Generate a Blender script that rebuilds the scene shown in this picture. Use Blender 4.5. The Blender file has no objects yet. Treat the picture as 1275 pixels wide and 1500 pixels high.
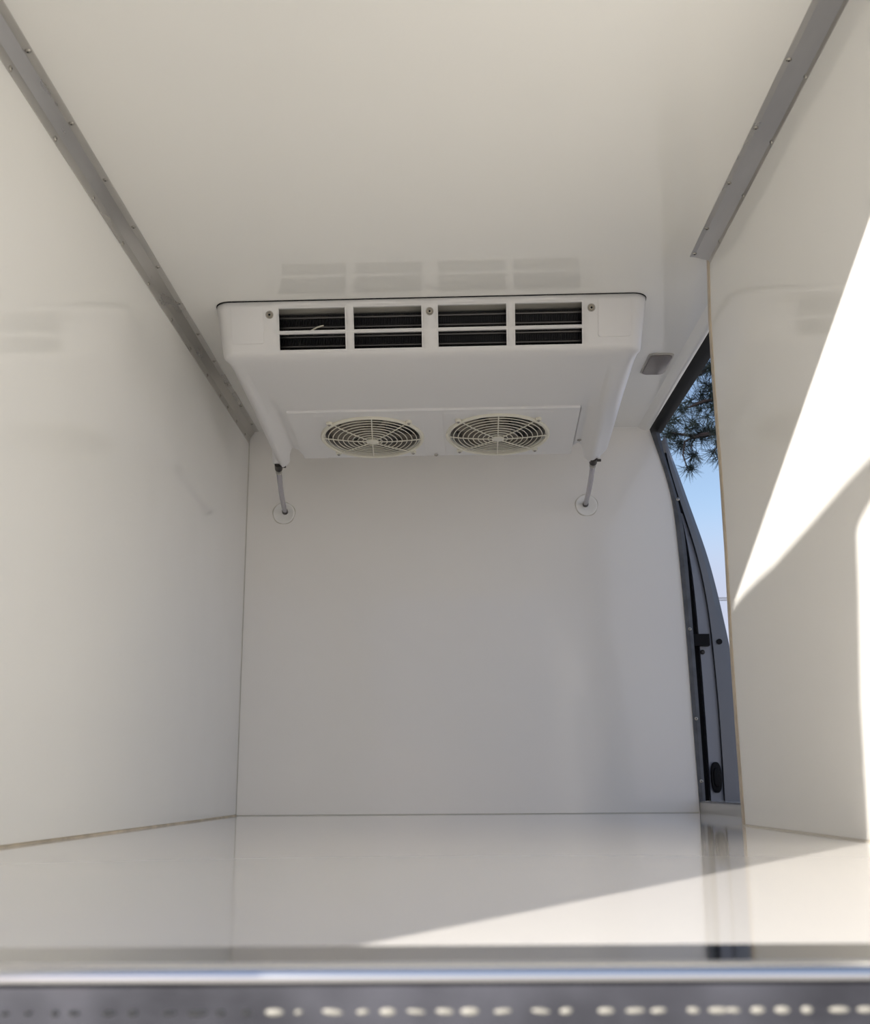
import bpy, bmesh, math, random
from mathutils import Vector, Matrix
random.seed(7)
S = bpy.context.scene
C = S.collection
PI = math.pi

# ------------------------------------------------------------------ camera
CAM = Vector((0, 0, 0.088))
R = ((1.0, 0.0105, -0.0124), (0.0143, -0.2439, 0.9697), (-0.0070, 0.9698, 0.2440))
cam_d = bpy.data.cameras.new('camera')
cam = bpy.data.objects.new('camera', cam_d)
C.objects.link(cam)
right = Vector((R[0][0], R[1][0], R[2][0])).normalized()
fwd = Vector((R[0][2], R[1][2], R[2][2])).normalized()
up = right.cross(fwd).normalized()
right = fwd.cross(up).normalized()
M = Matrix((right, up, -fwd)).transposed().to_4x4()
M.translation = CAM
cam.matrix_world = M
cam_d.sensor_fit = 'HORIZONTAL'
cam_d.sensor_width = 36.0
cam_d.lens = 36.0 * 1600 / 1275
cam_d.clip_start = 0.02
cam_d.clip_end = 500
cam_d.dof.use_dof = True
cam_d.dof.focus_distance = 3.1
cam_d.dof.aperture_fstop = 9.0
S.camera = cam

# ------------------------------------------------------------------ light
SUN = Vector((0.635, 1.0, -0.43)).normalized()          # direction the sunlight travels
ELEV = math.asin(-SUN.z)
AZ = math.atan2(-SUN.x, -SUN.y)                         # clockwise from +Y
sun_d = bpy.data.lights.new('sun', 'SUN')
sun_d.energy = 9.0
sun_d.angle = math.radians(0.53)
sun_d.color = (1.0, 0.95, 0.88)
sun = bpy.data.objects.new('sun', sun_d)
C.objects.link(sun)
sun.rotation_euler = SUN.to_track_quat('-Z', 'Y').to_euler()
sun.location = (-6, -9, 5)

world = bpy.data.worlds.new('sky')
S.world = world
world.use_nodes = True
wn, wl = world.node_tree.nodes, world.node_tree.links
wn.clear()
wo = wn.new('ShaderNodeOutputWorld')
bg = wn.new('ShaderNodeBackground')
sky = wn.new('ShaderNodeTexSky')
sky.sky_type = 'NISHITA'
sky.sun_disc = False
sky.sun_elevation = ELEV
sky.sun_rotation = AZ % (2 * PI)
sky.air_density = 1.0
sky.dust_density = 0.3
sky.ozone_density = 4.0
SKY = 0.26
bg.inputs['Strength'].default_value = SKY
tc = wn.new('ShaderNodeTexCoord')
mp = wn.new('ShaderNodeMapping')
mp.inputs['Scale'].default_value = (1.6, 1.6, 5.0)
nz = wn.new('ShaderNodeTexNoise')
nz.inputs['Scale'].default_value = 2.2
nz.inputs['Detail'].default_value = 6
rp = wn.new('ShaderNodeValToRGB')
rp.color_ramp.elements[0].position = 0.50
rp.color_ramp.elements[1].position = 0.72
mx = wn.new('ShaderNodeMix')
mx.data_type = 'RGBA'
mx.inputs['B'].default_value = (1.85, 1.9, 2.4, 1)
wl.new(tc.outputs['Generated'], mp.inputs['Vector'])
wl.new(mp.outputs['Vector'], nz.inputs['Vector'])
wl.new(nz.outputs['Fac'], rp.inputs['Fac'])
sx = wn.new('ShaderNodeSeparateXYZ')
wl.new(tc.outputs['Generated'], sx.inputs['Vector'])
hz = wn.new('ShaderNodeMapRange')
hz.interpolation_type = 'SMOOTHSTEP'
hz.inputs['From Min'].default_value = 0.255
hz.inputs['From Max'].default_value = 0.155
hz.inputs['To Max'].default_value = 0.85
wl.new(sx.outputs['Z'], hz.inputs['Value'])
mm_ = wn.new('ShaderNodeMath')
mm_.operation = 'MAXIMUM'
wl.new(rp.outputs['Color'], mm_.inputs[0])
wl.new(hz.outputs['Result'], mm_.inputs[1])
wl.new(mm_.outputs['Value'], mx.inputs['Factor'])
tn = wn.new('ShaderNodeMix')
tn.data_type = 'RGBA'
tn.blend_type = 'MULTIPLY'
tn.inputs['Factor'].default_value = 1.0
tn.inputs['B'].default_value = (0.72, 0.55, 0.46, 1)
wl.new(sky.outputs['Color'], tn.inputs['A'])
wl.new(tn.outputs['Result'], mx.inputs['A'])
wl.new(mx.outputs['Result'], bg.inputs['Color'])
wl.new(bg.outputs['Background'], wo.inputs['Surface'])

S.view_settings.view_transform = 'Standard'
S.view_settings.look = 'None'
S.view_settings.exposure = 0.30
S.view_settings.gamma = 1.0
S.view_settings.use_curve_mapping = False
S.cycles.max_bounces = 14
S.cycles.diffuse_bounces = 14
S.cycles.glossy_bounces = 6
S.cycles.caustics_reflective = True
S.cycles.blur_glossy = 0.3

# ------------------------------------------------------------------ materials
def mat(name, col, rough=0.5, metal=0.0, bump=0.0, bscale=20.0, bdist=0.002, mottled=0.0, mscale=6.0,
        spec=0.5, stretch=None, rvar=0.0, trans=0.0, coat=0.0):
    m = bpy.data.materials.new(name)
    m.use_nodes = True
    n, l = m.node_tree.nodes, m.node_tree.links
    b = n['Principled BSDF']
    b.inputs['Base Color'].default_value = (*col, 1)
    b.inputs['Roughness'].default_value = rough
    b.inputs['Metallic'].default_value = metal
    b.inputs['Specular IOR Level'].default_value = spec
    if coat:
        b.inputs['Coat Weight'].default_value = coat
        b.inputs['Coat Roughness'].default_value = 0.03
    if trans:
        b.inputs['Transmission Weight'].default_value = trans
    t = n.new('ShaderNodeTexCoord')
    g = n.new('ShaderNodeMapping')
    if stretch:
        g.inputs['Scale'].default_value = stretch
    l.new(t.outputs['Object'], g.inputs['Vector'])
    if mottled or rvar:
        z = n.new('ShaderNodeTexNoise')
        z.inputs['Scale'].default_value = mscale
        z.inputs['Detail'].default_value = 5
        l.new(g.outputs['Vector'], z.inputs['Vector'])
        if mottled:
            r = n.new('ShaderNodeValToRGB')
            r.color_ramp.elements[0].position = 0.3
            r.color_ramp.elements[1].position = 0.7
            r.color_ramp.elements[0].color = (*[c * (1 - mottled) for c in col], 1)
            r.color_ramp.elements[1].color = (*[min(1, c * (1 + mottled)) for c in col], 1)
            l.new(z.outputs['Fac'], r.inputs['Fac'])
            l.new(r.outputs['Color'], b.inputs['Base Color'])
        if rvar:
            q = n.new('ShaderNodeMapRange')
            q.inputs['From Min'].default_value = 0.3
            q.inputs['From Max'].default_value = 0.7
            q.inputs['To Min'].default_value = max(0.02, rough - rvar)
            q.inputs['To Max'].default_value = rough + rvar
            l.new(z.outputs['Fac'], q.inputs['Value'])
            l.new(q.outputs['Result'], b.inputs['Roughness'])
    if bump:
        w = n.new('ShaderNodeTexNoise')
        w.inputs['Scale'].default_value = bscale
        w.inputs['Detail'].default_value = 2
        bp = n.new('ShaderNodeBump')
        bp.inputs['Strength'].default_value = bump
        bp.inputs['Distance'].default_value = bdist
        l.new(g.outputs['Vector'], w.inputs['Vector'])
        l.new(w.outputs['Fac'], bp.inputs['Height'])
        l.new(bp.outputs['Normal'], b.inputs['Normal'])
    return m

GRP = (0.855, 0.845, 0.808)
m_wall = mat('wall_gelcoat', GRP, rough=0.07, bump=0.35, bscale=2.3, bdist=0.006, mottled=0.008, mscale=2.0)
m_back = mat('bulkhead_gelcoat', (0.83, 0.805, 0.765), rough=0.09, bump=0.5, bscale=2.6, bdist=0.008)
m_ceil = mat('ceiling_gelcoat', GRP, rough=0.02, bump=0.04, bscale=2.0, bdist=0.004)
m_floor = mat('floor_gelcoat', (0.84, 0.81, 0.775), rough=0.055)
m_seal = mat('yellowed_sealant', (0.50, 0.43, 0.32), rough=0.5, mottled=0.25, mscale=18)
m_seald = mat('joint_sealant', (0.52, 0.50, 0.44), rough=0.5)
m_alu = mat('brushed_aluminium', (0.56, 0.545, 0.52), rough=0.30, metal=0.85, mottled=0.07, mscale=5, stretch=(3, 0.8, 3), rvar=0.05)
m_sill = mat('polished_aluminium', (0.20, 0.20, 0.225), rough=0.10, metal=1.0, bump=0.5, bscale=18, bdist=0.0015,
             mottled=0.55, mscale=9, rvar=0.08)  # darkened and mottled to stand in for blotchy reflections of the surroundings
m_thr = mat('threshold_aluminium', (0.50, 0.49, 0.47), rough=0.10, metal=1.0, mottled=0.05)
m_unit = mat('unit_plastic', (0.74, 0.73, 0.72), rough=0.28)
m_unit_in = mat('duct_lining', (0.50, 0.48, 0.43), rough=0.5)
m_dark = mat('coil_shadow_black', (0.012, 0.012, 0.013), rough=0.6)  # near-black: shade inside the unit put into the colour
m_fin = mat('coil_fins', (0.045, 0.045, 0.045), rough=0.4, metal=0.8)
m_tube = mat('coil_tube', (0.10, 0.095, 0.09), rough=0.3, metal=0.9)
m_cream = mat('cream_guard_plastic', (0.74, 0.71, 0.60), rough=0.35)
m_blade = mat('fan_blade_plastic', (0.20, 0.175, 0.14), rough=0.45)
m_screw = mat('zinc_screw', (0.42, 0.40, 0.36), rough=0.3, metal=0.9)
m_black = mat('black_rubber', (0.006, 0.006, 0.007), rough=0.5, spec=0.15)
m_clamp = mat('dark_clamp', (0.05, 0.045, 0.04), rough=0.4, metal=0.5)
m_hose = mat('clear_vinyl_hose', (0.62, 0.60, 0.64), rough=0.15, trans=0.55)
m_lens = mat('smoked_lens', (0.20, 0.18, 0.17), rough=0.25, bump=0.3, bscale=60)
m_bezel = mat('lamp_bezel', (0.45, 0.43, 0.39), rough=0.4)
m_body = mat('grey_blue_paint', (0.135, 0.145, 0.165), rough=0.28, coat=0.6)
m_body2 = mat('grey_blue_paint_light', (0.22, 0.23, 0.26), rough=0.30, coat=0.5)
m_sealmet = mat('dark_door_seal', (0.075, 0.08, 0.09), rough=0.35, mottled=0.3, mscale=25)
m_sillp = mat('grey_sill_plastic', (0.42, 0.41, 0.385), rough=0.2)
m_ground = mat('pale_paving', (0.42, 0.405, 0.385), rough=0.9, bump=0.6, bscale=120, bdist=0.01, mottled=0.35, mscale=1.3)
m_vanw = mat('white_paint', (0.75, 0.75, 0.74), rough=0.3, coat=0.5)
m_needle = mat('pine_needles', (0.006, 0.010, 0.010), rough=0.7, spec=0.1)  # needles and bark near-black: silhouette against the sky put into the colour
m_bark = mat('pine_bark', (0.012, 0.010, 0.011), rough=0.9, spec=0.1)
m_cable = mat('cable_black', (0.03, 0.03, 0.035), rough=0.6)
m_tyre = mat('tyre', (0.02, 0.02, 0.02), rough=0.8)

# ------------------------------------------------------------------ helpers
class MB:
    """collects geometry in one mesh"""
    def __init__(s): s.v, s.f, s.mi, s.cur = [], [], [], 0
    def add(s, vs, fs):
        b = len(s.v)
        s.v += [tuple(v) for v in vs]
        s.f += [tuple(b + i for i in f) for f in fs]
        s.mi += [s.cur] * len(fs)
        return s
    def box(s, x0, x1, y0, y1, z0, z1):
        vs = [(x, y, z) for x in (x0, x1) for y in (y0, y1) for z in (z0, z1)]
        return s.add(vs, [(0, 1, 3, 2), (4, 6, 7, 5), (0, 4, 5, 1), (2, 3, 7, 6), (0, 2, 6, 4), (1, 5, 7, 3)])
    def hexa(s, pts):      # 8 points: bottom 4 (ccw), top 4
        return s.add(pts, [(3, 2, 1, 0), (4, 5, 6, 7), (0, 1, 5, 4), (1, 2, 6, 5), (2, 3, 7, 6), (3, 0, 4, 7)])
    def prism(s, poly, fn, a, b):
        """poly of 2D points, fn(u, v, t) -> 3D, extruded t = a..b"""
        n = len(poly)
        vs = [fn(u, v, a) for u, v in poly] + [fn(u, v, b) for u, v in poly]
        fs = [tuple(range(n - 1, -1, -1)), tuple(range(n, 2 * n))]
        fs += [(i, (i + 1) % n, n + (i + 1) % n, n + i) for i in range(n)]
        return s.add(vs, fs)
    def grid(s, rows, closed=False, cap=False):
        m, n = len(rows), len(rows[0])
        vs = [p for r in rows for p in r]
        fs = []
        for i in range(m - 1):
            for j in range(n if closed else n - 1):
                k = (j + 1) % n
                fs.append((i * n + j, i * n + k, (i + 1) * n + k, (i + 1) * n + j))
        if cap:
            fs.append(tuple(range(n - 1, -1, -1)))
            fs.append(tuple((m - 1) * n + j for j in range(n)))
        return s.add(vs, fs)
    def tube(s, pts, r, n=10, cap=True):
        pts = [Vector(p) for p in pts]
        rs = r if isinstance(r, (list, tuple)) else [r] * len(pts)
        rows = []
        ref = None
        for i, p in enumerate(pts):
            t = (pts[min(i + 1, len(pts) - 1)] - pts[max(i - 1, 0)]).normalized()
            if ref is None:
                ref = Vector((0, 0, 1)) if abs(t.z) < 0.9 else Vector((1, 0, 0))
            a = (ref - t * ref.dot(t)).normalized()
            ref = a
            b = t.cross(a)
            rows.append([p + (a * math.cos(q) + b * math.sin(q)) * rs[i] for q in [2 * PI * k / n for k in range(n)]])
        return s.grid(rows, closed=True, cap=cap)
    def lathe(s, prof, n=24, fn=lambda x, y, z: (x, y, z), cap=True):
        rows = [[fn(r * math.cos(2 * PI * k / n), r * math.sin(2 * PI * k / n), z) for k in range(n)] for r, z in prof]
        return s.grid(rows, closed=True, cap=cap)
    def torus(s, R_, r, n=48, m=6, z=0.0, cx=0.0, cy=0.0):
        rows = []
        for i in range(n + 1):
            a = 2 * PI * i / n
            rows.append([(cx + (R_ + r * math.cos(2 * PI * k / m)) * math.cos(a), cy + (R_ + r * math.cos(2 * PI * k / m)) * math.sin(a),
                          z + r * math.sin(2 * PI * k / m)) for k in range(m)])
        return s.grid(rows, closed=True)
    def build(s, name, m, parent=None, smooth=None, bevel=0.0, bseg=2):
        me = bpy.data.meshes.new(name)
        me.from_pydata(s.v, [], s.f)
        for mm in (m if isinstance(m, (list, tuple)) else [m]):
            me.materials.append(mm)
        for p, i in zip(me.polygons, s.mi):
            p.material_index = i
        bm = bmesh.new()
        bm.from_mesh(me)
        bmesh.ops.remove_doubles(bm, verts=bm.verts, dist=1e-5)
        bmesh.ops.recalc_face_normals(bm, faces=bm.faces)
        if bevel:
            es = [e for e in bm.edges if len(e.link_faces) == 2 and e.calc_face_angle(0) > 0.6]
            bmesh.ops.bevel(bm, geom=es, offset=bevel, segments=bseg, affect='EDGES', profile=0.5)
        if smooth is not None:
            for f in bm.faces: f.smooth = True
            for e in bm.edges:
                if len(e.link_faces) == 2 and e.calc_face_angle(0) > smooth: e.smooth = False
        bm.to_mesh(me)
        bm.free()
        o = bpy.data.objects.new(name, me)
        C.objects.link(o)
        if parent: o.parent = parent
        return o

def tag(o, label=None, cat=None, group=None, kind=None):
    if label: o['label'] = label
    if cat: o['category'] = cat
    if group: o['group'] = group
    if kind: o['kind'] = kind
    return o

def empty(name, loc, label, cat, group=None):
    o = bpy.data.objects.new(name, None)
    o.empty_display_size = 0.05
    C.objects.link(o)
    o.location = loc
    return tag(o, label, cat, group)

def link_mesh(name, me, parent, loc=(0, 0, 0), rot=(0, 0, 0)):
    o = bpy.data.objects.new(name, me)
    C.objects.link(o)
    o.parent = parent
    o.location = loc
    o.rotation_euler = rot
    return o

def ceil_z(y): return 1.222 + 0.027 * y
def wall_x(z): return 0.650 - 0.0276 * z
SM = math.radians(35)
Y0, YB = 0.664, 3.70

# ------------------------------------------------------------------ the load box
fl = MB()
fl.box(-0.745, 0.69, Y0, YB + 0.06, -0.04, 0.0)
fl.box(0.69, 0.825, 2.50, YB + 0.06, -0.04, 0.0)
tag(fl.build('floor', m_floor), kind='structure')

ce = MB()
for x0, x1, ya, yb in ((-0.745, 0.69, Y0 - 0.0, YB + 0.06), (0.69, 0.712, 2.30, YB + 0.06)):
    ce.hexa([(x0, ya, ceil_z(ya)), (x1, ya, ceil_z(ya)), (x1, yb, ceil_z(yb)), (x0, yb, ceil_z(yb)),
             (x0, ya, ceil_z(ya) + 0.045), (x1, ya, ceil_z(ya) + 0.045), (x1, yb, ceil_z(yb) + 0.045), (x0, yb, ceil_z(yb) + 0.045)])
tag(ce.build('ceiling', m_ceil), kind='structure')

lw = MB()
lw.box(-0.745, -0.707, Y0, YB + 0.06, -0.04, 1.30)
tag(lw.build('wall_left', m_wall), kind='structure')

# right wall: leans in towards the roof, front edge is the side door opening
RE = [(2.535, 0.0), (2.515, 0.2), (2.487, 0.41), (2.452, 0.6), (2.425, 0.8), (2.408, 1.0), (2.385, 1.15), (2.345, 1.285)]
rw = MB()
rows = []
for y, z in RE:
    za = 1.236 if z > 1.28 else z
    rows.append([(wall_x(z), Y0, za if z > 1.28 else z), (wall_x(z), y, z), (wall_x(z) + 0.038, y, z), (wall_x(z) + 0.038, Y0, za if z > 1.28 else z)])
rw.grid(rows, closed=True, cap=True)
tag(rw.build('wall_right', m_wall), kind='structure')
et = MB()
rows = []
for y, z in RE:
    x = wall_x(z)
    rows.append([(x - 0.0025, y - 0.012, z), (x - 0.0025, y + 0.006, z), (x + 0.040, y + 0.006, z), (x + 0.040, y + 0.0005, z), (x + 0.0005, y + 0.0005, z), (x + 0.0005, y - 0.012, z)])
et.grid(rows, closed=True, cap=True)
tag(et.build('trim_1', mat('tan_edge_trim', (0.50, 0.42, 0.31), rough=0.4, mottled=0.15, mscale=12)), kind='structure')

BE = [(0.712, 1.331), (0.746, 1.209), (0.770, 1.121), (0.784, 1.034), (0.791, 0.893), (0.796, 0.751), (0.800, 0.615), (0.802, 0.461),
      (0.804, 0.303), (0.806, 0.174), (0.808, 0.039), (0.809, 0.0)]
bw = MB()
bw.prism([(-0.745, 0.0), (-0.745, 1.331)] + BE, lambda u, v, t: (u, t, v), YB, YB + 0.03)
tag(bw.build('wall_back', m_back), kind='structure')

# sealant joints
def bead_line(name, pts, r, m):
    b = MB(); b.tube(pts, r, 6)
    return tag(b.build(name, m, smooth=SM), kind='structure')
bead_line('baseboard_left', [(-0.7065, Y0 + 0.01, 0.0), (-0.7065, YB, 0.0)], 0.0042, m_seal)
bead_line('baseboard_back', [(-0.705, YB, 0.0), (0.806, YB, 0.0)], 0.0024, m_seald)
bead_line('baseboard_right', [(0.6495, Y0 + 0.01, 0.0), (0.6495, 2.53, 0.0)], 0.003, mat('pale_sealant', (0.60, 0.56, 0.48), rough=0.4))
bead_line('trim_2', [(-0.7065, YB - 0.0005, 0.0), (-0.7065, YB - 0.0005, 1.29)], 0.0022, m_seald)
bead_line('trim_3', [(-0.70, YB, ceil_z(YB)), (0.71, YB, ceil_z(YB))], 0.003, m_wall)

# rounded cove moulding along the head of the side door
mo = MB()
rows = []
for k in range(14):
    y = 2.34 + (YB - 2.34) * k / 13
    z = ceil_z(y)
    rows.append([(0.672, y, z + 0.002), (0.682, y, z - 0.004), (0.694, y, z - 0.010), (0.706, y, z - 0.013), (0.716, y, z - 0.010),
                 (0.722, y, z - 0.002), (0.722, y, z + 0.02), (0.672, y, z + 0.02)])
mo.grid(rows, closed=True, cap=True)
tag(mo.build('trim_4', m_ceil, smooth=SM), kind='structure')

# ------------------------------------------------------------------ screw mesh (pan head, dark cross recess)
sc = MB()
sc.lathe([(0.0046, 0.0), (0.0046, 0.0008), (0.0038, 0.0020), (0.0022, 0.0026), (0.0014, 0.0026), (0.0008, 0.0012)], 12)
sc.cur = 1
sc.lathe([(0.0015, 0.0024), (0.0015, 0.0028)], 6)
tmp = sc.build('screw', [m_screw, m_black], smooth=math.radians(50))
ME_SCREW = tmp.data
bpy.data.objects.remove(tmp)
def screw(parent, loc, nrm, s=1.0, me=None):
    o = link_mesh('screw', me or ME_SCREW, parent, loc)
    q = Vector(nrm).to_track_quat('Z', 'Y')
    q = q @ Matrix.Rotation(random.random() * 3, 3, 'Z').to_quaternion()
    o.rotation_euler = q.to_euler()
    o.scale = (s * 1.2, s * 1.2, s * 1.2)
    return o

# ------------------------------------------------------------------ aluminium corner strips
def strip(name, sgn, xw, y1, cw, ch, ww, label, cy, wy, flare=None):
    """xw: wall x at the top; profile: ceiling flange, slanted web, wall flange"""
    t = empty(name, (xw, Y0, ceil_z(Y0)), label, 'trim strip')
    def prof(y, lo):
        z = ceil_z(y)
        d = 0.0022
        a = [(xw - sgn * (cw), z), (xw - sgn * (cw - 0.018 if sgn < 0 else cw - 0.028), z - 0.0),
             (xw, z - ch + ww), (xw, z - ch)]
        return a
    b = MB()
    rows = []
    n = 24
    for k in range(n + 1):
        y = Y0 + 0.004 + (y1 - Y0 - 0.004) * k / n
        z = ceil_z(y)
        c1 = cw * (0.58 if sgn < 0 else 0.80)
        e = 0.0022
        P = [(cw, 0.0), (cw, -e), (c1, -e - 0.001), (e + 0.002, -ch + ww), (e, -ch), (0, -ch), (0, 0)]
        rows.append([(-sgn * u, y - Y0, z - ceil_z(Y0) + v) for u, v in P])
    b.grid(rows, closed=True, cap=True)
    b.build('profile', m_alu, t)
    for y in cy:
        screw(t, (-sgn * (cw - 0.007), y - Y0, ceil_z(y) - ceil_z(Y0) - 0.0022), (0, 0, -1))
    for y in wy:
        screw(t, (-sgn * 0.0024, y - Y0, ceil_z(y) - ceil_z(Y0) - ch + 0.006), (-sgn, 0, 0))
    return t
strip('corner_strip', -1, -0.707, YB - 0.004, 0.033, 0.046, 0.020,
      'long aluminium corner strip with screws between ceiling and left wall',
      [0.94, 1.14, 1.34, 1.54, 1.75, 1.95, 2.15, 2.35, 2.56, 2.77, 2.98, 3.18, 3.40, 3.60], [0.93, 1.13, 1.33, 1.534, 1.74, 1.955, 2.155, 2.364, 2.582, 2.785, 3.0, 3.184, 3.3, 3.448, 3.6])
strip('corner_strip', 1, 0.6165, 2.335, 0.047, 0.020, 0.008,
      'shorter aluminium corner strip above the right wall, ending at the side door',
      [0.80, 1.0, 1.2, 1.40, 1.594, 1.797, 1.997, 2.193, 2.317], [0.82, 1.02, 1.22, 1.42, 1.626, 1.828, 2.029, 2.233])

# ------------------------------------------------------------------ evaporator unit on the ceiling
UO = (-0.043, 2.55, ceil_z(2.55))
unit = empty('evaporator_unit', UO, 'white ceiling refrigeration evaporator with two round fans and eight front air slots', 'cooling unit')
unit.rotation_euler = (math.atan(0.027), 0, math.radians(-1.36))
W = 0.551
FZ = lambda z: -z * 0.335                     # front face y at depth z (z negative)
def base_prof():
    p = [(0.0, 0.0)]
    for z in (-0.019, -0.046, -0.073, -0.080, -0.100, -0.119): p.append((FZ(z), z))
    p += [(0.0425, -0.125), (0.050, -0.1305), (0.062, -0.135), (0.080, -0.138), (0.11, -0.1400), (0.17, -0.1425),
          (0.24, -0.147), (0.32, -0.153), (0.41, -0.160), (0.43, -0.1620)]
    for k in range(1, 13): p.append((0.43 + 0.35 * k / 12, -0.162 - 0.038 * k / 12))
    return p
BP = base_prof()
def yend(x):
    a = abs(x) + (0.015 if x > 0 else -0.015)
    if a < 0.425: return 0.755
    if a < 0.455: return 0.715
    if a < 0.475: return 0.715 + 0.05 * (a - 0.455) / 0.02
    return 0.79
def boss(x, y):
    a = abs(x) + (0.013 if x > 0 else -0.017)
    st = 0.38 if a < 0.485 else 0.16
    if y < 0.15: return 0
    ramp = max(0.0, min(1.0, (y - st) / 0.03))
    lat = math.exp(-((a - 0.50) / 0.026) ** 2)
    amp = 0.006 + 0.020 * max(0, (y - 0.2)) / 0.58
    dip = -0.010 * math.exp(-((a - 0.448) / 0.014) ** 2) * max(0.0, min(1.0, (y - 0.40) / 0.02))
    return ramp * lat * amp + dip
xs = sorted(set([round(v, 4) for v in
     [-0.385, -0.216, -0.194, -0.021, 0.021, 0.194, 0.216, 0.385, 0, -0.30, 0.30, -0.1, 0.1] +
     [s * v for s in (-1, 1) for v in (0.405, 0.418, 0.425, 0.43, 0.437, 0.443, 0.449, 0.455, 0.461, 0.467, 0.473, 0.479, 0.485, 0.491, 0.497, 0.503, 0.509,
                                       0.515, 0.521, 0.527, 0.532, 0.537, 0.541, 0.5445, 0.547, 0.549, 0.5503, 0.551)]]))
RR = 0.040
hb = MB()
norms = []
for i in range(len(BP)):
    a, b = BP[max(0, i - 1)], BP[min(len(BP) - 1, i + 1)]
    dy, dz = b[0] - a[0], b[1] - a[1]
    L = math.hypot(dy, dz)
    norms.append((-dz / L, dy / L))            # inward normal
rows = []
for x in xs:
    e = W - abs(x)
    ins = RR - math.sqrt(max(0, RR * RR - (RR - e) ** 2)) if e < RR else 0
    ye = yend(x)
    row = []
    for (y, z), (ny, nz_) in zip(BP, norms):
        if y > 0.43:
            y = 0.43 + (y - 0.43) * (ye - 0.43) / 0.35
            z = -0.162 - 0.038 * (y - 0.43) / 0.35
        zz = z - boss(x, y)
        q = min(1.0, max(0.0, (y - 0.015) / 0.13))
        q = q * q * (3 - 2 * q)
        xx = x
        if abs(x) > 0.44:
            xx = x - math.copysign(0.014 * min(1, -zz / 0.13) * (abs(x) - 0.44) / 0.11, x)
        row.append((xx, y + (1 - q) * ins, min(0.0, zz + q * ins)))
    # round the front lower lip at the ends, then the rear face up to the ceiling
    yl, zl = row[-1][1], row[-1][2]
    row.append((row[-1][0], yl + 0.003, zl + 0.006))
    row.append((x, yl + 0.004, 0.0))
    rows.append(row)
ny_ = len(rows[0])
VX = [(-0.385, -0.216), (-0.194, -0.021), (0.021, 0.194), (0.216, 0.385)]
vs, fs = [p for r in rows for p in r], []
for i in range(len(xs) - 1):
    xm = 0.5 * (xs[i] + xs[i + 1])
    for j in range(ny_ - 1):
        if j in (1, 2, 4, 5) and any(a < xm < b for a, b in VX): continue
        if j < len(BP) - 1 and BP[j][0] >= 0.4299 and abs(xm) < 0.418: continue
        fs.append((i * ny_ + j, i * ny_ + j + 1, (i + 1) * ny_ + j + 1, (i + 1) * ny_ + j))
hb.add(vs, fs)
# side caps
for i in (0, len(xs) - 1):
    hb.add(rows[i], [tuple(range(ny_))])
housing = hb.build('housing', m_unit, unit, smooth=math.radians(40))
sol = housing.modifiers.new('thick', 'SOLIDIFY')
sol.thickness = 0.004
sol.offset = -1

# black sheet that paints the thin shadow gap against the ceiling
gk = MB()
def rrect(x0, x1, y0, y1, r, n=6):
    p = []
    for cx, cy, a0 in ((x1 - r, y1 - r, 0), (x0 + r, y1 - r, 90), (x0 + r, y0 + r, 180), (x1 - r, y0 + r, 270)):
        for k in range(n + 1):
            a = math.radians(a0 + 90 * k / n)
            p.append((cx + r * math.cos(a), cy + r * math.sin(a)))
    return p
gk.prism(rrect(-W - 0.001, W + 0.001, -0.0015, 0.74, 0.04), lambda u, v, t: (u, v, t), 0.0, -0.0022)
gk.build('shadow_gap_sheet', m_black, unit)

# raised blank panels left and right of the slots
def blank(x0, x1):
    b = MB()
    p = rrect(x0, x1, 0.013, 0.103, 0.006, 4)
    b.prism(p, lambda u, v, t: (u, FZ(-v) - t, -v), 0.0002, 0.0028)
    b.build('blank_panel', m_unit, unit, bevel=0.0006, smooth=SM)
blank(-0.508, -0.425)
blank(0.425, 0.508)
# slot frames: small rim round each opening
for a, b in VX:
    for z0, z1 in ((-0.019, -0.073), (-0.080, -0.119)):
        r = MB()
        for (xa, xb, za, zb) in ((a - 0.003, b + 0.003, z0 + 0.003, z0), (a - 0.003, b + 0.003, z1, z1 - 0.003), (a - 0.003, a, z0, z1), (b, b + 0.003, z0, z1)):
            pts = []
            for dd in (0.006, -0.0014):
                pts += [(xa, FZ(zb) + dd, zb), (xb, FZ(zb) + dd, zb), (xb, FZ(za) + dd, za), (xa, FZ(za) + dd, za)]
            r.hexa(pts)
        r.build('slot_frame', m_unit, unit)
# inside: pale duct plate, coil block with fins and tubes
pl = MB(); pl.box(-0.40, 0.40, 0.012, 0.40, -0.0075, -0.004); pl.build('duct_plate', m_unit_in, unit)
cb = MB()
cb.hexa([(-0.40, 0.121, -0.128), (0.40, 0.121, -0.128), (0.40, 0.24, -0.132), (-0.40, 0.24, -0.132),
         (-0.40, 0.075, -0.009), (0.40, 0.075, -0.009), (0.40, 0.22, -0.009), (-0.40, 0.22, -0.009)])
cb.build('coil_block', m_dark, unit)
fn_ = MB()
k = -0.395
while k < 0.396:
    fn_.hexa([(k, 0.106, -0.128), (k + 0.0009, 0.106, -0.128), (k + 0.0009, 0.13, -0.128), (k, 0.13, -0.128),
              (k, 0.063, -0.012), (k + 0.0009, 0.063, -0.012), (k + 0.0009, 0.09, -0.012), (k, 0.09, -0.012)])
    k += 0.0045
tag(fn_.build('coil_fins', m_fin, unit), kind='stuff')
for z in (-0.022, -0.045, -0.068, -0.091, -0.114):
    y = 0.061 + (-z - 0.012) * 0.358
    tb = MB(); tb.tube([(-0.40, y, z), (0.40, y, z)], 0.0042, 8); tb.build('coil_tube', m_tube, unit, smooth=SM)
lv = MB(); lv.box(-0.40, 0.40, 0.052, 0.110, -0.1285, -0.1265); lv.build('drip_tray', m_dark, unit)
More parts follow.
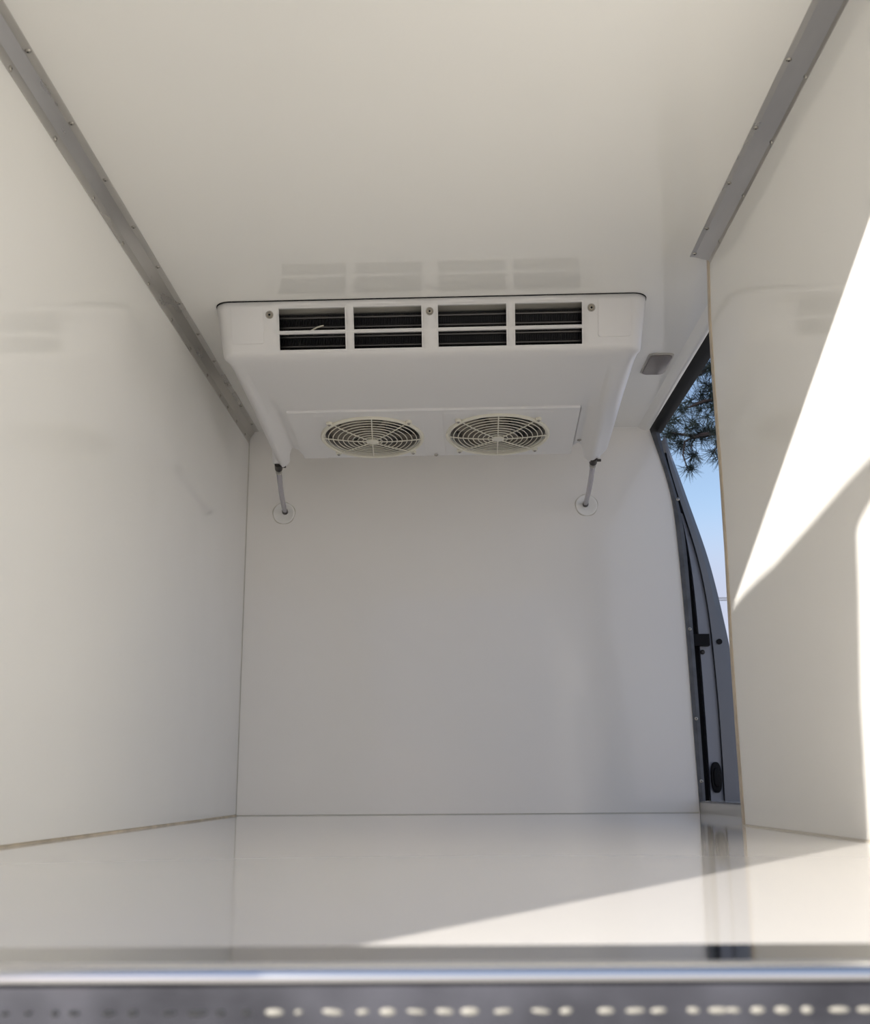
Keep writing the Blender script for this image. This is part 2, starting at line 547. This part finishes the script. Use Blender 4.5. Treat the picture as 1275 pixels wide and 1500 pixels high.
# little white cable tie on the coil, left slot
ct = MB(); ct.tube([(-0.310, 0.055, -0.062), (-0.292, 0.050, -0.054), (-0.276, 0.054, -0.048)], 0.0022, 6)
ct.build('cable_tie', m_cream, unit, smooth=SM)

# fan panel
PZ = lambda y: -0.162 - 0.1086 * (y - 0.43)
TA = math.atan(0.1086)
FC = [(-0.200, 0.604), (0.180, 0.600)]
FR = 0.143
fp = MB()
def plate(th):
    y0, y1 = 0.424, 0.768
    xa, xb = -0.432, 0.414
    half = 0.158
    def q(x, y): return (x, y, PZ(y) - 0.003 + th)
    xcut = [xa, FC[0][0] - half, FC[0][0] + half, FC[1][0] - half, FC[1][0] + half, xb]
    for i in (0, 2, 4):
        fp.add([q(xcut[i], y0), q(xcut[i + 1], y0), q(xcut[i + 1], y1 if i else y1), q(xcut[i], y1)], [(0, 1, 2, 3)])
    for (cx, cy), i in zip(FC, (1, 3)):
        n = 64
        ring, sq = [], []
        for k in range(n):
            a = 2 * PI * k / n
            c, s_ = math.cos(a), math.sin(a)
            ring.append(q(cx + FR * c, cy + FR * s_))
            sc_ = half / max(abs(c), abs(s_))
            ring_y = cy + sc_ * s_
            sq.append(q(cx + sc_ * c, min(max(ring_y, cy - half), cy + half)))
        fp.grid([ring, sq], closed=True)
        for a, b in ((y0, cy - half), (cy + half, y1)):
            fp.add([q(cx - half, a), q(cx + half, a), q(cx + half, b), q(cx - half, b)], [(0, 1, 2, 3)])
plate(0.0)
fpo = fp.build('fan_panel', m_unit, unit)
s2 = fpo.modifiers.new('thick', 'SOLIDIFY'); s2.thickness = 0.006; s2.offset = 0
# rolled front lip and rear lip of the panel
lp = MB()
lp.box(-0.432, 0.414, 0.412, 0.426, PZ(0.425) - 0.0062, PZ(0.425) + 0.004)
lp.build('panel_lip', m_unit, unit, bevel=0.002)
bx = MB()   # rear skirt of the panel going up to the ceiling
bx.box(-0.41, 0.408, 0.756, 0.762, -0.196, -0.004)
bx.build('rear_skirt', m_unit, unit)
ib = MB(); ib.box(-0.41, 0.41, 0.45, 0.755, -0.09, -0.085); ib.build('fan_shade_sheet', m_dark, unit)  # black sheet puts the shade behind the fans into colour

GT = Matrix.Rotation(-TA, 4, 'X')
for fi, (cx, cy) in enumerate(FC):
    T = Matrix.Translation((cx, cy, PZ(cy) - 0.006)) @ GT
    def tf(x, y, z): return tuple(T @ Vector((x, y, z)))
    # shroud
    b = MB()
    rows = [[tf(r * math.cos(2 * PI * k / 48), r * math.sin(2 * PI * k / 48), z) for k in range(48)]
            for r, z in ((0.157, 0.001), (0.157, -0.004), (0.154, -0.007), (0.149, -0.007), (0.145, -0.003), (0.1435, 0.004), (0.146, 0.004), (0.148, 0.001))]
    b.grid(rows + [rows[0]], closed=True)
    sh = b.build('fan_shroud', m_cream, unit, smooth=SM)
    b = MB()
    b.grid([[tf(r * math.cos(2 * PI * k / 48), r * math.sin(2 * PI * k / 48), z) for k in range(48)] for r, z in ((0.1445, 0.003), (0.140, 0.040))], closed=True)
    b.build('duct_ring', mat('fan_duct_grey', (0.26, 0.25, 0.23), rough=0.5), sh, smooth=SM)
    # fan rotor
    b = MB()
    nb = 5
    for k in range(nb):
        a0 = 2 * PI * k / nb + (0.35 if fi == 0 else 0.9)
        rr = []
        for i in range(7):
            r = 0.035 + (0.135 - 0.035) * i / 6
            wd = 0.33 + 0.06 * i / 6
            rr.append([tf(r * math.cos(a0 + wd * (j / 6 * 2 - 1) + 0.18 * i / 6), r * math.sin(a0 + wd * (j / 6 * 2 - 1) + 0.18 * i / 6),
                          0.022 + 0.010 * (j / 6 * 2 - 1)) for j in range(7)])
        b.grid(rr)
    ro = b.build('fan_rotor', m_blade, sh, smooth=SM)
    so = ro.modifiers.new('thick', 'SOLIDIFY'); so.thickness = 0.002
    b = MB(); b.lathe([(0.040, 0.045), (0.040, 0.010), (0.036, 0.006), (0.001, 0.005)], 24, tf); b.build('motor_hub', m_blade, sh, smooth=SM)
    # wire-like guard: rings, spokes, hub; slightly domed
    b = MB()
    rings = [0.030, 0.045, 0.060, 0.075, 0.090, 0.105, 0.120, 0.134, 0.146]
    dome = lambda r: -0.004 - 0.010 * (1 - (r / 0.146) ** 2)
    for r in rings:
        rows = []
        for i in range(49):
            a = 2 * PI * i / 48
            rows.append([tf((r + 0.0013 * math.cos(2 * PI * k / 5)) * math.cos(a), (r + 0.0013 * math.cos(2 * PI * k / 5)) * math.sin(a),
                            dome(r) + 0.0016 * math.sin(2 * PI * k / 5)) for k in range(5)])
        b.grid(rows, closed=True)
    b.build('guard_rings', m_cream, sh, smooth=SM)
    b = MB(); b.lathe([(0.001, -0.018), (0.013, -0.018), (0.019, -0.016), (0.019, -0.012), (0.001, -0.011)], 24, tf)
    b.build('guard_hub', m_cream, sh, smooth=SM)
    off = math.radians(4 if fi == 0 else 0)
    for k in range(8):
        a = k * PI / 4 + (off if k % 2 == 0 else 0)
        Lr = 0.162 if k % 2 else 0.148
        b = MB()
        b.tube([tf(r * math.cos(a), r * math.sin(a), dome(min(r, 0.146)) - 0.001) for r in (0.015, 0.05, 0.09, 0.12, 0.146, Lr)], 0.0019, 6)
        b.build('guard_spoke', m_cream, sh, smooth=SM)
        if k % 2:
            b = MB()
            b.lathe([(0.009, 0.001), (0.009, -0.006), (0.007, -0.008), (0.001, -0.008)], 16,
                    lambda x, y, z, a=a: tf(x + 0.166 * math.cos(a), y + 0.166 * math.sin(a), z))
            b.build('mounting_lug', m_cream, sh, smooth=SM)
            p = tf(0.166 * math.cos(a), 0.166 * math.sin(a), -0.008)
            screw(sh, p, (0, -math.sin(TA), -math.cos(TA)), 0.9)

bscrew = MB()
bscrew.lathe([(0.0085, 0.0), (0.0085, 0.0010), (0.0072, 0.0018), (0.0062, 0.0014)], 20)
bscrew.cur = 1
bscrew.lathe([(0.0062, 0.0012), (0.0062, 0.0022), (0.0050, 0.0034), (0.0030, 0.0036)], 16)
bscrew.cur = 2
bscrew.lathe([(0.0026, 0.0035), (0.0026, 0.0041)], 6)
tmp = bscrew.build('cup_screw', [m_screw, mat('worn_brass_screw', (0.32, 0.29, 0.24), rough=0.35, metal=0.8), m_black], smooth=math.radians(50))
ME_CUP = tmp.data
bpy.data.objects.remove(tmp)
for x in (-0.4085, 0.0, 0.4085):
    screw(unit, (x, FZ(-0.0335) - 0.0005, -0.0335), (0, -0.948, -0.318), 1.0, ME_CUP)
for x, y in ((-0.438, 0.69), (0.434, 0.69)):
    screw(unit, (x, y, PZ(y) + 0.0085), (0, 0, -1), 1.3)
screw(unit, (-0.012, 0.756, PZ(0.756) - 0.006), (0, 0, -1), 1.2)

# drain outlets at the rear corners (part of the unit)
for s in (-1, 1):
    b = MB()
    b.lathe([(0.019, 0.03), (0.019, 0.0), (0.016, -0.004), (0.010, -0.004)], 16, lambda x, y, z, s=s: (s * 0.503 - 0.015 + x, 0.775 + y * 0.8 - z * 0.4, -0.214 + z))
    b.build('drain_spigot', m_unit, unit, smooth=SM)

# ------------------------------------------------------------------ drain hoses
def hose(p0, p1, label):
    p0, p1 = Vector(p0), Vector(p1)
    t = empty('drain_hose', p1, label, 'hose', 'condensate hoses below the evaporator')
    L = [p0 - p1 + Vector((0, 0, 0))]
    pts = []
    for k in range(13):
        u = k / 12
        p = p0.lerp(p1, u) - p1
        p.y -= 0.03 * math.sin(PI * u) * 0.4
        p.z -= 0.012 * math.sin(PI * u)
        pts.append(p)
    b = MB(); b.tube(pts, 0.0088, 12); b.build('tube', m_hose, t, smooth=SM)
    d = (pts[1] - pts[0]).normalized()
    b = MB(); b.tube([pts[0] - d * 0.006, pts[0] + d * 0.022], 0.0125, 14); b.build('clamp', m_clamp, t, bevel=0.001)
    b = MB(); b.tube([pts[0] + d * 0.010 + Vector((0.010, -0.002, 0)), pts[0] + d * 0.010 + Vector((0.024, -0.002, 0))], 0.0045, 8)
    b.build('clamp_screw', m_clamp, t)
    b = MB(); b.tube([pts[0] + d * 0.026, pts[0] + d * 0.042], 0.0108, 12); b.build('ferrule', m_screw, t, smooth=SM)
    e = (pts[-1] - pts[-2]).normalized()
    b = MB(); b.tube([pts[-1] - e * 0.012, pts[-1] + e * 0.002], 0.0104, 12); b.build('collar', m_clamp, t, smooth=SM)
    return t
def plug(loc, label):
    t = empty('wall_grommet', loc, label, 'grommet', 'sealed hose holes in the back wall')
    b = MB(); b.lathe([(0.038, 0.0), (0.038, -0.002), (0.036, -0.0035), (0.030, -0.0035), (0.027, -0.002), (0.001, -0.002)], 40, lambda x, y, z: (x, z, y))
    b.build('disc', m_wall, t, smooth=SM)
    b = MB()
    rows = []
    for i in range(41):
        a = 2 * PI * i / 40
        rr = 0.0385 + 0.0012 * math.sin(5 * a)
        rows.append([((rr + 0.0016 * math.cos(2 * PI * k / 6)) * math.cos(a), -0.0008 + 0.0016 * math.sin(2 * PI * k / 6), (rr + 0.0016 * math.cos(2 * PI * k / 6)) * math.sin(a)) for k in range(6)])
    b.grid(rows, closed=True)
    b.build('sealant_ring', mat('grommet_sealant', (0.52, 0.49, 0.42), rough=0.5), t, smooth=SM)
    return t
hose((-0.544, 3.352, 1.092), (-0.572, YB - 0.004, 1.024), 'clear drain hose under the left corner of the evaporator')
hose((0.462, 3.328, 1.094), (0.478, YB - 0.004, 1.040), 'clear drain hose under the right corner of the evaporator')
plug((-0.576, YB, 1.020), 'round white sealed grommet in the back wall, left hose ends there')
plug((0.482, YB, 1.038), 'round white sealed grommet in the back wall, right hose ends there')

# ------------------------------------------------------------------ ceiling lamp
t = empty('ceiling_light', (0.624, 3.05, ceil_z(3.05)), 'small unlit smoked courtesy light in the ceiling beside the side door', 'light')
pf = rrect(-0.034, 0.034, -0.082, 0.082, 0.016, 5)
b = MB(); b.prism(pf, lambda u, v, q: (u * 1.10, v * 1.04, 0.027 * v + q), 0.0, -0.004); b.build('bezel', m_bezel, t, bevel=0.0015)
b = MB(); b.prism(pf, lambda u, v, q: (u * 0.96, v * 0.96, 0.027 * v + q), -0.003, -0.009); b.build('lens', m_lens, t, bevel=0.003, smooth=SM)

# ------------------------------------------------------------------ side door frame (door_1) and pillar
pil = empty('door_1', (0.81, YB, 0.0), None, None)
pil['kind'] = 'structure'
def curve_at(pts, z):
    pts = sorted(pts, key=lambda p: p[1])
    if z <= pts[0][1]: return pts[0][0]
    for (x0, z0), (x1, z1) in zip(pts, pts[1:]):
        if z <= z1: return x0 + (x1 - x0) * (z - z0) / (z1 - z0 + 1e-9)
    return pts[-1][0]
def smooth_curve(pts, z):
    h = 0.06
    return sum(curve_at(pts, z + d * h) for d in (-1, -0.5, 0, 0.5, 1)) / 5
SEALR = [(0.748, 1.290), (0.779, 1.151), (0.803, 1.050), (0.813, 0.97), (0.820, 0.863), (0.823, 0.697), (0.825, 0.534), (0.827, 0.38), (0.828, 0.225), (0.829, 0.037)]
GAPR = [(0.79, 1.16), (0.815, 1.04), (0.828, 0.977), (0.841, 0.874), (0.850, 0.76), (0.855, 0.594), (0.858, 0.465), (0.860, 0.226), (0.860, 0.036)]
GROOVE = [(0.775, 1.25), (0.800, 1.13), (0.829, 1.017), (0.852, 0.93), (0.872, 0.839), (0.886, 0.738), (0.895, 0.645), (0.901, 0.493), (0.905, 0.332), (0.905, 0.175), (0.903, 0.034)]
OUTER = [(0.778, 1.308), (0.807, 1.223), (0.835, 1.122), (0.872, 0.989), (0.900, 0.895), (0.926, 0.771), (0.948, 0.633), (0.962, 0.539), (0.972, 0.423), (0.980, 0.219), (0.982, 0.033)]
def ribbon(name, A, B, ya, yb, depth, m, z0, z1, n=40, ka=1.0, kb=1.0, **kw):
    """curved panel between outlines A (inner) and B (outer); front at ya (inner edge) / yb (outer edge)"""
    b = MB()
    rows = []
    for k in range(n + 1):
        z = z0 + (z1 - z0) * k / n
        xa = (smooth_curve(A, z) if callable(A) is False else A(z))
        xb = (smooth_curve(B, z) if callable(B) is False else B(z))
        xb = max(xb, xa + 0.0015)
        xm = 0.5 * (xa + xb)
        rows.append([(xa - 0.81, ya - YB, z), (xm - 0.81, (ya + yb) / 2 - YB - kw.get('crown', 0), z), (xb - 0.81, yb - YB, z),
                     (xb - 0.81, max(ya, yb) + depth - YB, z), (xa - 0.81, max(ya, yb) + depth - YB, z)])
    b.grid(rows, closed=True, cap=True)
    return b.build(name, m, pil, smooth=math.radians(30))
ribbon('edge_seal', BE, SEALR, 3.692, 3.696, 0.03, m_sealmet, 0.036, 1.30, crown=0.004)
ribbon('shut_gap', SEALR, lambda z: max(smooth_curve(GAPR, z), smooth_curve(SEALR, z)) + 0.01, 3.78, 3.78, 0.02, m_black, 0.036, 1.25)
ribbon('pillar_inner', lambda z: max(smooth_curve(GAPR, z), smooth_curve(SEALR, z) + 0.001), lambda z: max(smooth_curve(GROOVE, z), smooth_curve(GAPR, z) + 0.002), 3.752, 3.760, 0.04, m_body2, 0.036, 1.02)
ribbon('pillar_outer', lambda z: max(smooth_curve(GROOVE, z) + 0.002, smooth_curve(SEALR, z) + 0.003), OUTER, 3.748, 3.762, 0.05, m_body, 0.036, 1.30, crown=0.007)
ribbon('pillar_groove', lambda z: smooth_curve(GROOVE, z) - 0.003, lambda z: smooth_curve(GROOVE, z) + 0.006, 3.775, 3.775, 0.02, m_black, 0.036, 1.02)
def pb(name, m, fn, **kw):
    b = MB(); fn(b)
    return b.build(name, m, pil, **kw)
pb('striker', m_black, lambda b: b.box(0.835 - 0.81, 0.886 - 0.81, 0.030, 0.06, 0.548, 0.588))
pb('fixing_hole', m_black, lambda b: b.lathe([(0.0095, 0.0), (0.0095, -0.004), (0.0001, -0.004)], 20, lambda x, y, z: (0.922 - 0.81 + x, 0.046 + z, 0.563 + y)))
pb('bolt', m_clamp, lambda b: b.lathe([(0.008, 0.0), (0.008, -0.006), (0.004, -0.009), (0.0001, -0.009)], 12, lambda x, y, z: (0.863 - 0.81 + x, 0.052 + z, 0.528 + y)), smooth=SM)
def oval(b, s, y0, y1):
    n = 28
    pts = []
    for k in range(n):
        a = 2 * PI * k / n
        c, q = math.cos(a), math.sin(a)
        pts.append((0.881 - 0.81 + 0.018 * s * math.copysign(abs(c) ** 0.8, c), 0.112 + 0.050 * s * math.copysign(abs(q) ** 0.8, q)))
    b.prism(pts, lambda u, v, t: (u, t, v), y0, y1)
pb('oval_grommet', m_black, lambda b: oval(b, 1.0, 0.056, 0.040), bevel=0.003, smooth=SM)
pb('grommet_centre', m_black, lambda b: oval(b, 0.62, 0.042, 0.034), bevel=0.003, smooth=SM)
for x, z in ((0.811, 0.599), (0.813, 0.301), (0.817, 0.100), (0.798, 1.052)):
    screw(pil, (x - 0.81, -0.014, z), (0, -1, 0), 1.1)
# head seal above the opening: black rubber running rearwards
b = MB()
rows = []
for k in range(20):
    y = 2.34 + (YB + 0.04 - 2.34) * k / 19
    z = ceil_z(y)
    rows.append([(0.720 - 0.81, y - YB, z - 0.008), (0.742 - 0.81, y - YB, z - 0.016), (0.765 - 0.81, y - YB, z - 0.012), (0.770 - 0.81, y - YB, z + 0.03), (0.715 - 0.81, y - YB, z + 0.03)])
b.grid(rows, closed=True, cap=True)
b.build('head_seal', m_black, pil, smooth=SM)
# sill of the opening
b = MB()
b.hexa([(0.0, -1.2, 0.0), (0.03, -1.2, 0.0), (0.03, 0.05, 0.0), (0.0, 0.05, 0.0), (0.0, -1.2, 0.036), (0.19, -1.2, 0.036), (0.19, 0.05, 0.036), (0.0, 0.05, 0.036)])
b.build('sill_step', m_sillp, pil)
b = MB(); b.box(-0.0012, 0.004, -1.2, 0.0, 0.0325, 0.0375); b.build('sill_lip', m_sealmet, pil)

# ------------------------------------------------------------------ rear threshold in front of the camera
t = empty('rear_threshold', (0, Y0, 0), 'polished aluminium threshold across the rear edge of the floor, out of focus', 'threshold')
b = MB()
prof = [(0.0, -0.001), (-0.0600, -0.0015)]
for k in range(7):
    a = math.radians(90 * k / 6)
    prof.append((-0.060 - 0.005 * math.sin(a), -0.0065 + 0.005 * math.cos(a)))
prof += [(-0.065, -0.055), (-0.060, -0.055), (-0.055, -0.008), (0.0, -0.008)]
b.prism(prof, lambda u, v, q: (q, u, v), -0.70, 0.66)
th = b.build('angle_profile', m_sill, t, smooth=math.radians(25))
b = MB(); b.tube([(-0.699, -0.0598, -0.0068), (0.659, -0.0598, -0.0068)], 0.0064, 16)
b.build('nose', mat('rolled_edge_highlight', (0.90, 0.88, 0.85), rough=0.16, metal=1.0), t, smooth=SM)  # lighter than the sill metal; edge highlight put into its colour
b = MB(); b.box(-0.699, 0.659, -0.0600, -0.0002, -0.0016, 0.0003); b.build('flat_flange', m_thr, t)
b = MB(); b.lathe([(0.0022, 0.0), (0.0020, -0.0008), (0.0012, -0.0014), (0.0001, -0.0016)], 10, lambda x, y, z: (x * 1.5, z, y))
tmp = b.build('bead', mat('bright_bead', (0.24, 0.23, 0.20), rough=0.5), smooth=SM)
ME_BEAD = tmp.data
bpy.data.objects.remove(tmp)
x = -0.40
while x < 0.40:
    link_mesh('bead', ME_BEAD, t, (x + random.uniform(-0.0015, 0.0015), -0.065, -0.0225), (0, random.uniform(-0.1, 0.1), 0)).scale = (random.uniform(0.6, 1.7), 1, random.uniform(0.55, 0.9))
    x += random.uniform(0.009, 0.018)

# ------------------------------------------------------------------ van body outside, open rear door
van = empty('van_body', (0, 2.2, -0.65), 'grey-blue van body around the white insulated load box', 'van')
def vb(name, m, fn, **kw):
    b = MB(); fn(b); o = b.build(name, m, van, **kw)
    o.location = (0, -2.2, 0.65)
    return o
def roof(b):
    for x0, x1 in ((-0.80, 0.775),):
        ya, yb = Y0 + 0.01, 4.9
        za, zb = ceil_z(ya) + 0.05, ceil_z(yb) + 0.05
        b.hexa([(x0, ya, za), (x1, ya, za), (x1, yb, zb), (x0, yb, zb), (x0 + 0.05, ya, za + 0.04), (x1 - 0.05, ya, za + 0.04), (x1 - 0.05, yb, zb + 0.04), (x0 + 0.05, yb, zb + 0.04)])
vb('roof_panel', m_body, roof, bevel=0.01)
vb('side_panel', m_body, lambda b: b.hexa([(-0.90, Y0 + 0.02, -0.30), (-0.80, Y0 + 0.02, -0.30), (-0.80, 4.9, -0.30), (-0.90, 4.9, -0.30),
                                          (-0.80, Y0 + 0.02, 1.30), (-0.76, Y0 + 0.02, 1.30), (-0.76, 4.9, 1.36), (-0.80, 4.9, 1.36)]))
vb('side_panel', m_body, lambda b: b.hexa([(0.72, Y0 + 0.02, -0.30), (0.86, Y0 + 0.02, -0.30), (0.86, 2.30, -0.30), (0.72, 2.30, -0.30),
                                          (0.68, Y0 + 0.02, 1.27), (0.74, Y0 + 0.02, 1.27), (0.74, 2.20, 1.31), (0.68, 2.20, 1.31)]))
vb('underbody', m_black, lambda b: b.box(-0.88, 0.86, Y0 - 0.02, 5.0, -0.40, -0.06))
vb('rear_bumper', m_black, lambda b: b.box(-0.88, 0.86, Y0 - 0.20, Y0 - 0.03, -0.40, -0.10), bevel=0.02)
vb('cab_shell', m_body, lambda b: b.hexa([(-0.88, 3.90, -0.40), (0.90, 3.90, -0.40), (0.85, 6.2, -0.40), (-0.85, 6.2, -0.40),
                                         (-0.76, 3.90, 1.30), (0.70, 3.90, 1.30), (0.60, 4.9, 1.25), (-0.62, 4.9, 1.25)]), bevel=0.04)
for x, y in ((-0.80, 1.3), (0.78, 1.3), (-0.80, 5.2), (0.78, 5.2)):
    vb('wheel', m_tyre, lambda b: b.lathe([(0.10, -0.08), (0.29, -0.10), (0.33, -0.06), (0.33, 0.06), (0.29, 0.10), (0.10, 0.08)], 32, lambda a, c, d: (x + d, y + a, -0.32 + c)), smooth=SM)

dr = empty('rear_door', (-0.735, 0.66, -0.40), 'white rear van door standing open to the left of the camera', 'van door')
dr.rotation_euler = (0, 0, math.atan2(-0.767, 0.228))
b = MB()
dp = [(0.0, 0.30), (0.757, 0.30), (0.757, 0.80), (0.752, 1.186), (0.775, 1.40), (0.808, 1.569), (0.822, 1.661), (0.857, 1.668), (0.963, 1.70), (0.975, 1.718),  # out of view; edge line and added top hook shaped for their wall shadow
      (0.884, 1.722), (0.80, 1.728), (0.717, 1.729), (0.508, 1.736), (0.433, 1.745), (0.338, 1.752), (0.16, 1.752), (0.03, 1.70)]
b.prism(dp, lambda u, v, q: (u, q, v), -0.05, 0.0)
b.build('door_panel', m_vanw, dr)
b = MB(); b.prism([(0.08, 0.42), (0.66, 0.42), (0.66, 1.6), (0.10, 1.6)], lambda u, v, q: (u, q, v), 0.0, 0.018); b.build('lining', m_wall, dr, bevel=0.01)
b = MB(); b.box(0.69, 0.72, 0.0, 0.012, 0.75, 0.90); b.build('handle', m_black, dr, bevel=0.005)

# ------------------------------------------------------------------ outdoors
b = MB(); b.box(-60, 60, -60, 80, -0.75, -0.65)
tag(b.build('ground', m_ground), kind='structure')

# pine tree beyond the side door
tree = empty('pine_tree', (3.4, 7.6, -0.65), 'dark pine branches with long needles against the blue sky', 'tree')
TO = Vector((3.4, 7.6, -0.65))
def tp(p): return Vector(p) - TO
b = MB(); b.tube([tp((3.4, 7.6, -0.65)), tp((3.38, 7.6, 1.0)), tp((3.45, 7.65, 3.2)), tp((3.4, 7.6, 5.6))], [0.17, 0.15, 0.11, 0.04], 10)
b.build('trunk', m_bark, tree, smooth=SM)
needle_meshes = []
for v in range(4):
    b = MB()
    rnd = random.Random(v)
    for k in range(58):
        th_ = rnd.uniform(0, 2 * PI)
        el = math.acos(rnd.uniform(-0.35, 1.0))
        d = Vector((math.sin(el) * math.cos(th_), math.sin(el) * math.sin(th_), math.cos(el)))
        Ln = rnd.uniform(0.07, 0.115)
        base = Vector((0, 0, rnd.uniform(-0.03, 0.01)))
        mid = base + d * Ln * 0.55 + Vector((0, 0, 0))
        tip = base + d * Ln + Vector((0, 0, -0.006))
        b.tube([base, mid, tip], [0.0014, 0.0013, 0.0004], 3)
    o = b.build('needles', m_needle)
    needle_meshes.append(o.data)
    bpy.data.objects.remove(o)
def tuft(p, d, s=1.0):
    o = link_mesh('needle_tuft', random.choice(needle_meshes), tree, tp(p), Vector(d).to_track_quat('Z', 'Y').to_euler())
    o.scale = (s, s, s)
def branch(pts, r):
    b = MB(); b.tube([tp(p) for p in pts], r, 6); b.build('branch', m_bark, tree, smooth=SM)
# low hanging twigs (seen clearly against the sky)
branch([(3.38, 7.6, 3.0), (2.6, 6.9, 2.6), (2.0, 6.3, 2.32), (1.62, 6.05, 2.08), (1.43, 6.0, 2.03), (1.29, 6.0, 2.05)], [0.05, 0.04, 0.028, 0.018, 0.012, 0.006])
branch([(1.43, 6.0, 2.03), (1.36, 6.0, 2.00), (1.345, 6.0, 1.92), (1.365, 6.0, 1.84)], [0.008, 0.006, 0.005, 0.004])
branch([(1.43, 6.0, 2.03), (1.40, 6.0, 1.99), (1.395, 6.0, 1.96)], [0.007, 0.005, 0.004])
branch([(1.62, 6.05, 2.08), (1.56, 6.0, 2.00), (1.52, 6.0, 1.93)], [0.009, 0.006, 0.004])
branch([(2.0, 6.3, 2.32), (1.66, 6.1, 2.30), (1.5, 6.05, 2.26), (1.38, 6.0, 2.20)], [0.02, 0.014, 0.01, 0.005])
branch([(2.6, 6.9, 2.6), (1.9, 6.3, 2.56), (1.58, 6.1, 2.52), (1.48, 6.05, 2.42)], [0.028, 0.018, 0.012, 0.006])
tuft((1.37, 6.0, 1.835), (0.25, 0, -1), 0.85)
tuft((1.39, 6.0, 1.84), (0.9, 0, -0.2), 0.75)
tuft((1.395, 6.0, 1.985), (0.1, 0.1, -1), 0.8)
tuft((1.52, 6.0, 1.93), (-0.3, 0, -1), 0.95)
tuft((1.555, 6.0, 1.90), (0.2, 0, -1), 0.9)
tuft((1.27, 6.0, 2.05), (-1, 0, 0.1), 0.85)
tuft((1.31, 6.0, 2.03), (-0.4, 0, -0.8), 0.8)
rnd = random.Random(11)
for k in range(95):
    u = rnd.random()
    x = 1.24 + 0.5 * rnd.random()
    z = 1.99 + 0.62 * rnd.random()
    if x < 1.24 + (z - 2.05) * 0.30: continue
    tuft((x, 6.0 + rnd.uniform(-0.1, 0.4), z), (rnd.uniform(-1, 0.6), rnd.uniform(-0.6, 0.3), rnd.uniform(-0.9, 0.5)), rnd.uniform(0.75, 1.1))
for k in range(70):
    tuft((rnd.uniform(1.7, 3.2), rnd.uniform(5.9, 7.2), rnd.uniform(2.1, 3.6)), (rnd.uniform(-1, 1), rnd.uniform(-1, 1), rnd.uniform(-0.9, 0.7)), 1.3)

# two overhead cables far away
for z0, z1, lb in ((0.167, 0.1668, 'upper thin overhead cable beyond the pillar'), (0.1650, 0.1645, 'lower thin overhead cable beyond the pillar')):
    D = 40.0
    t = MB(); t.tube([(-10, D, z0 * D + 0.5), (5.0, D, z0 * D + 0.10), (10.2, D, z0 * D + 0.088), (16, D, z1 * D + 0.12), (30, D, z1 * D + 0.7)], 0.018, 6)
    tag(t.build('overhead_cable', m_cable), lb, 'cable', 'overhead cables')
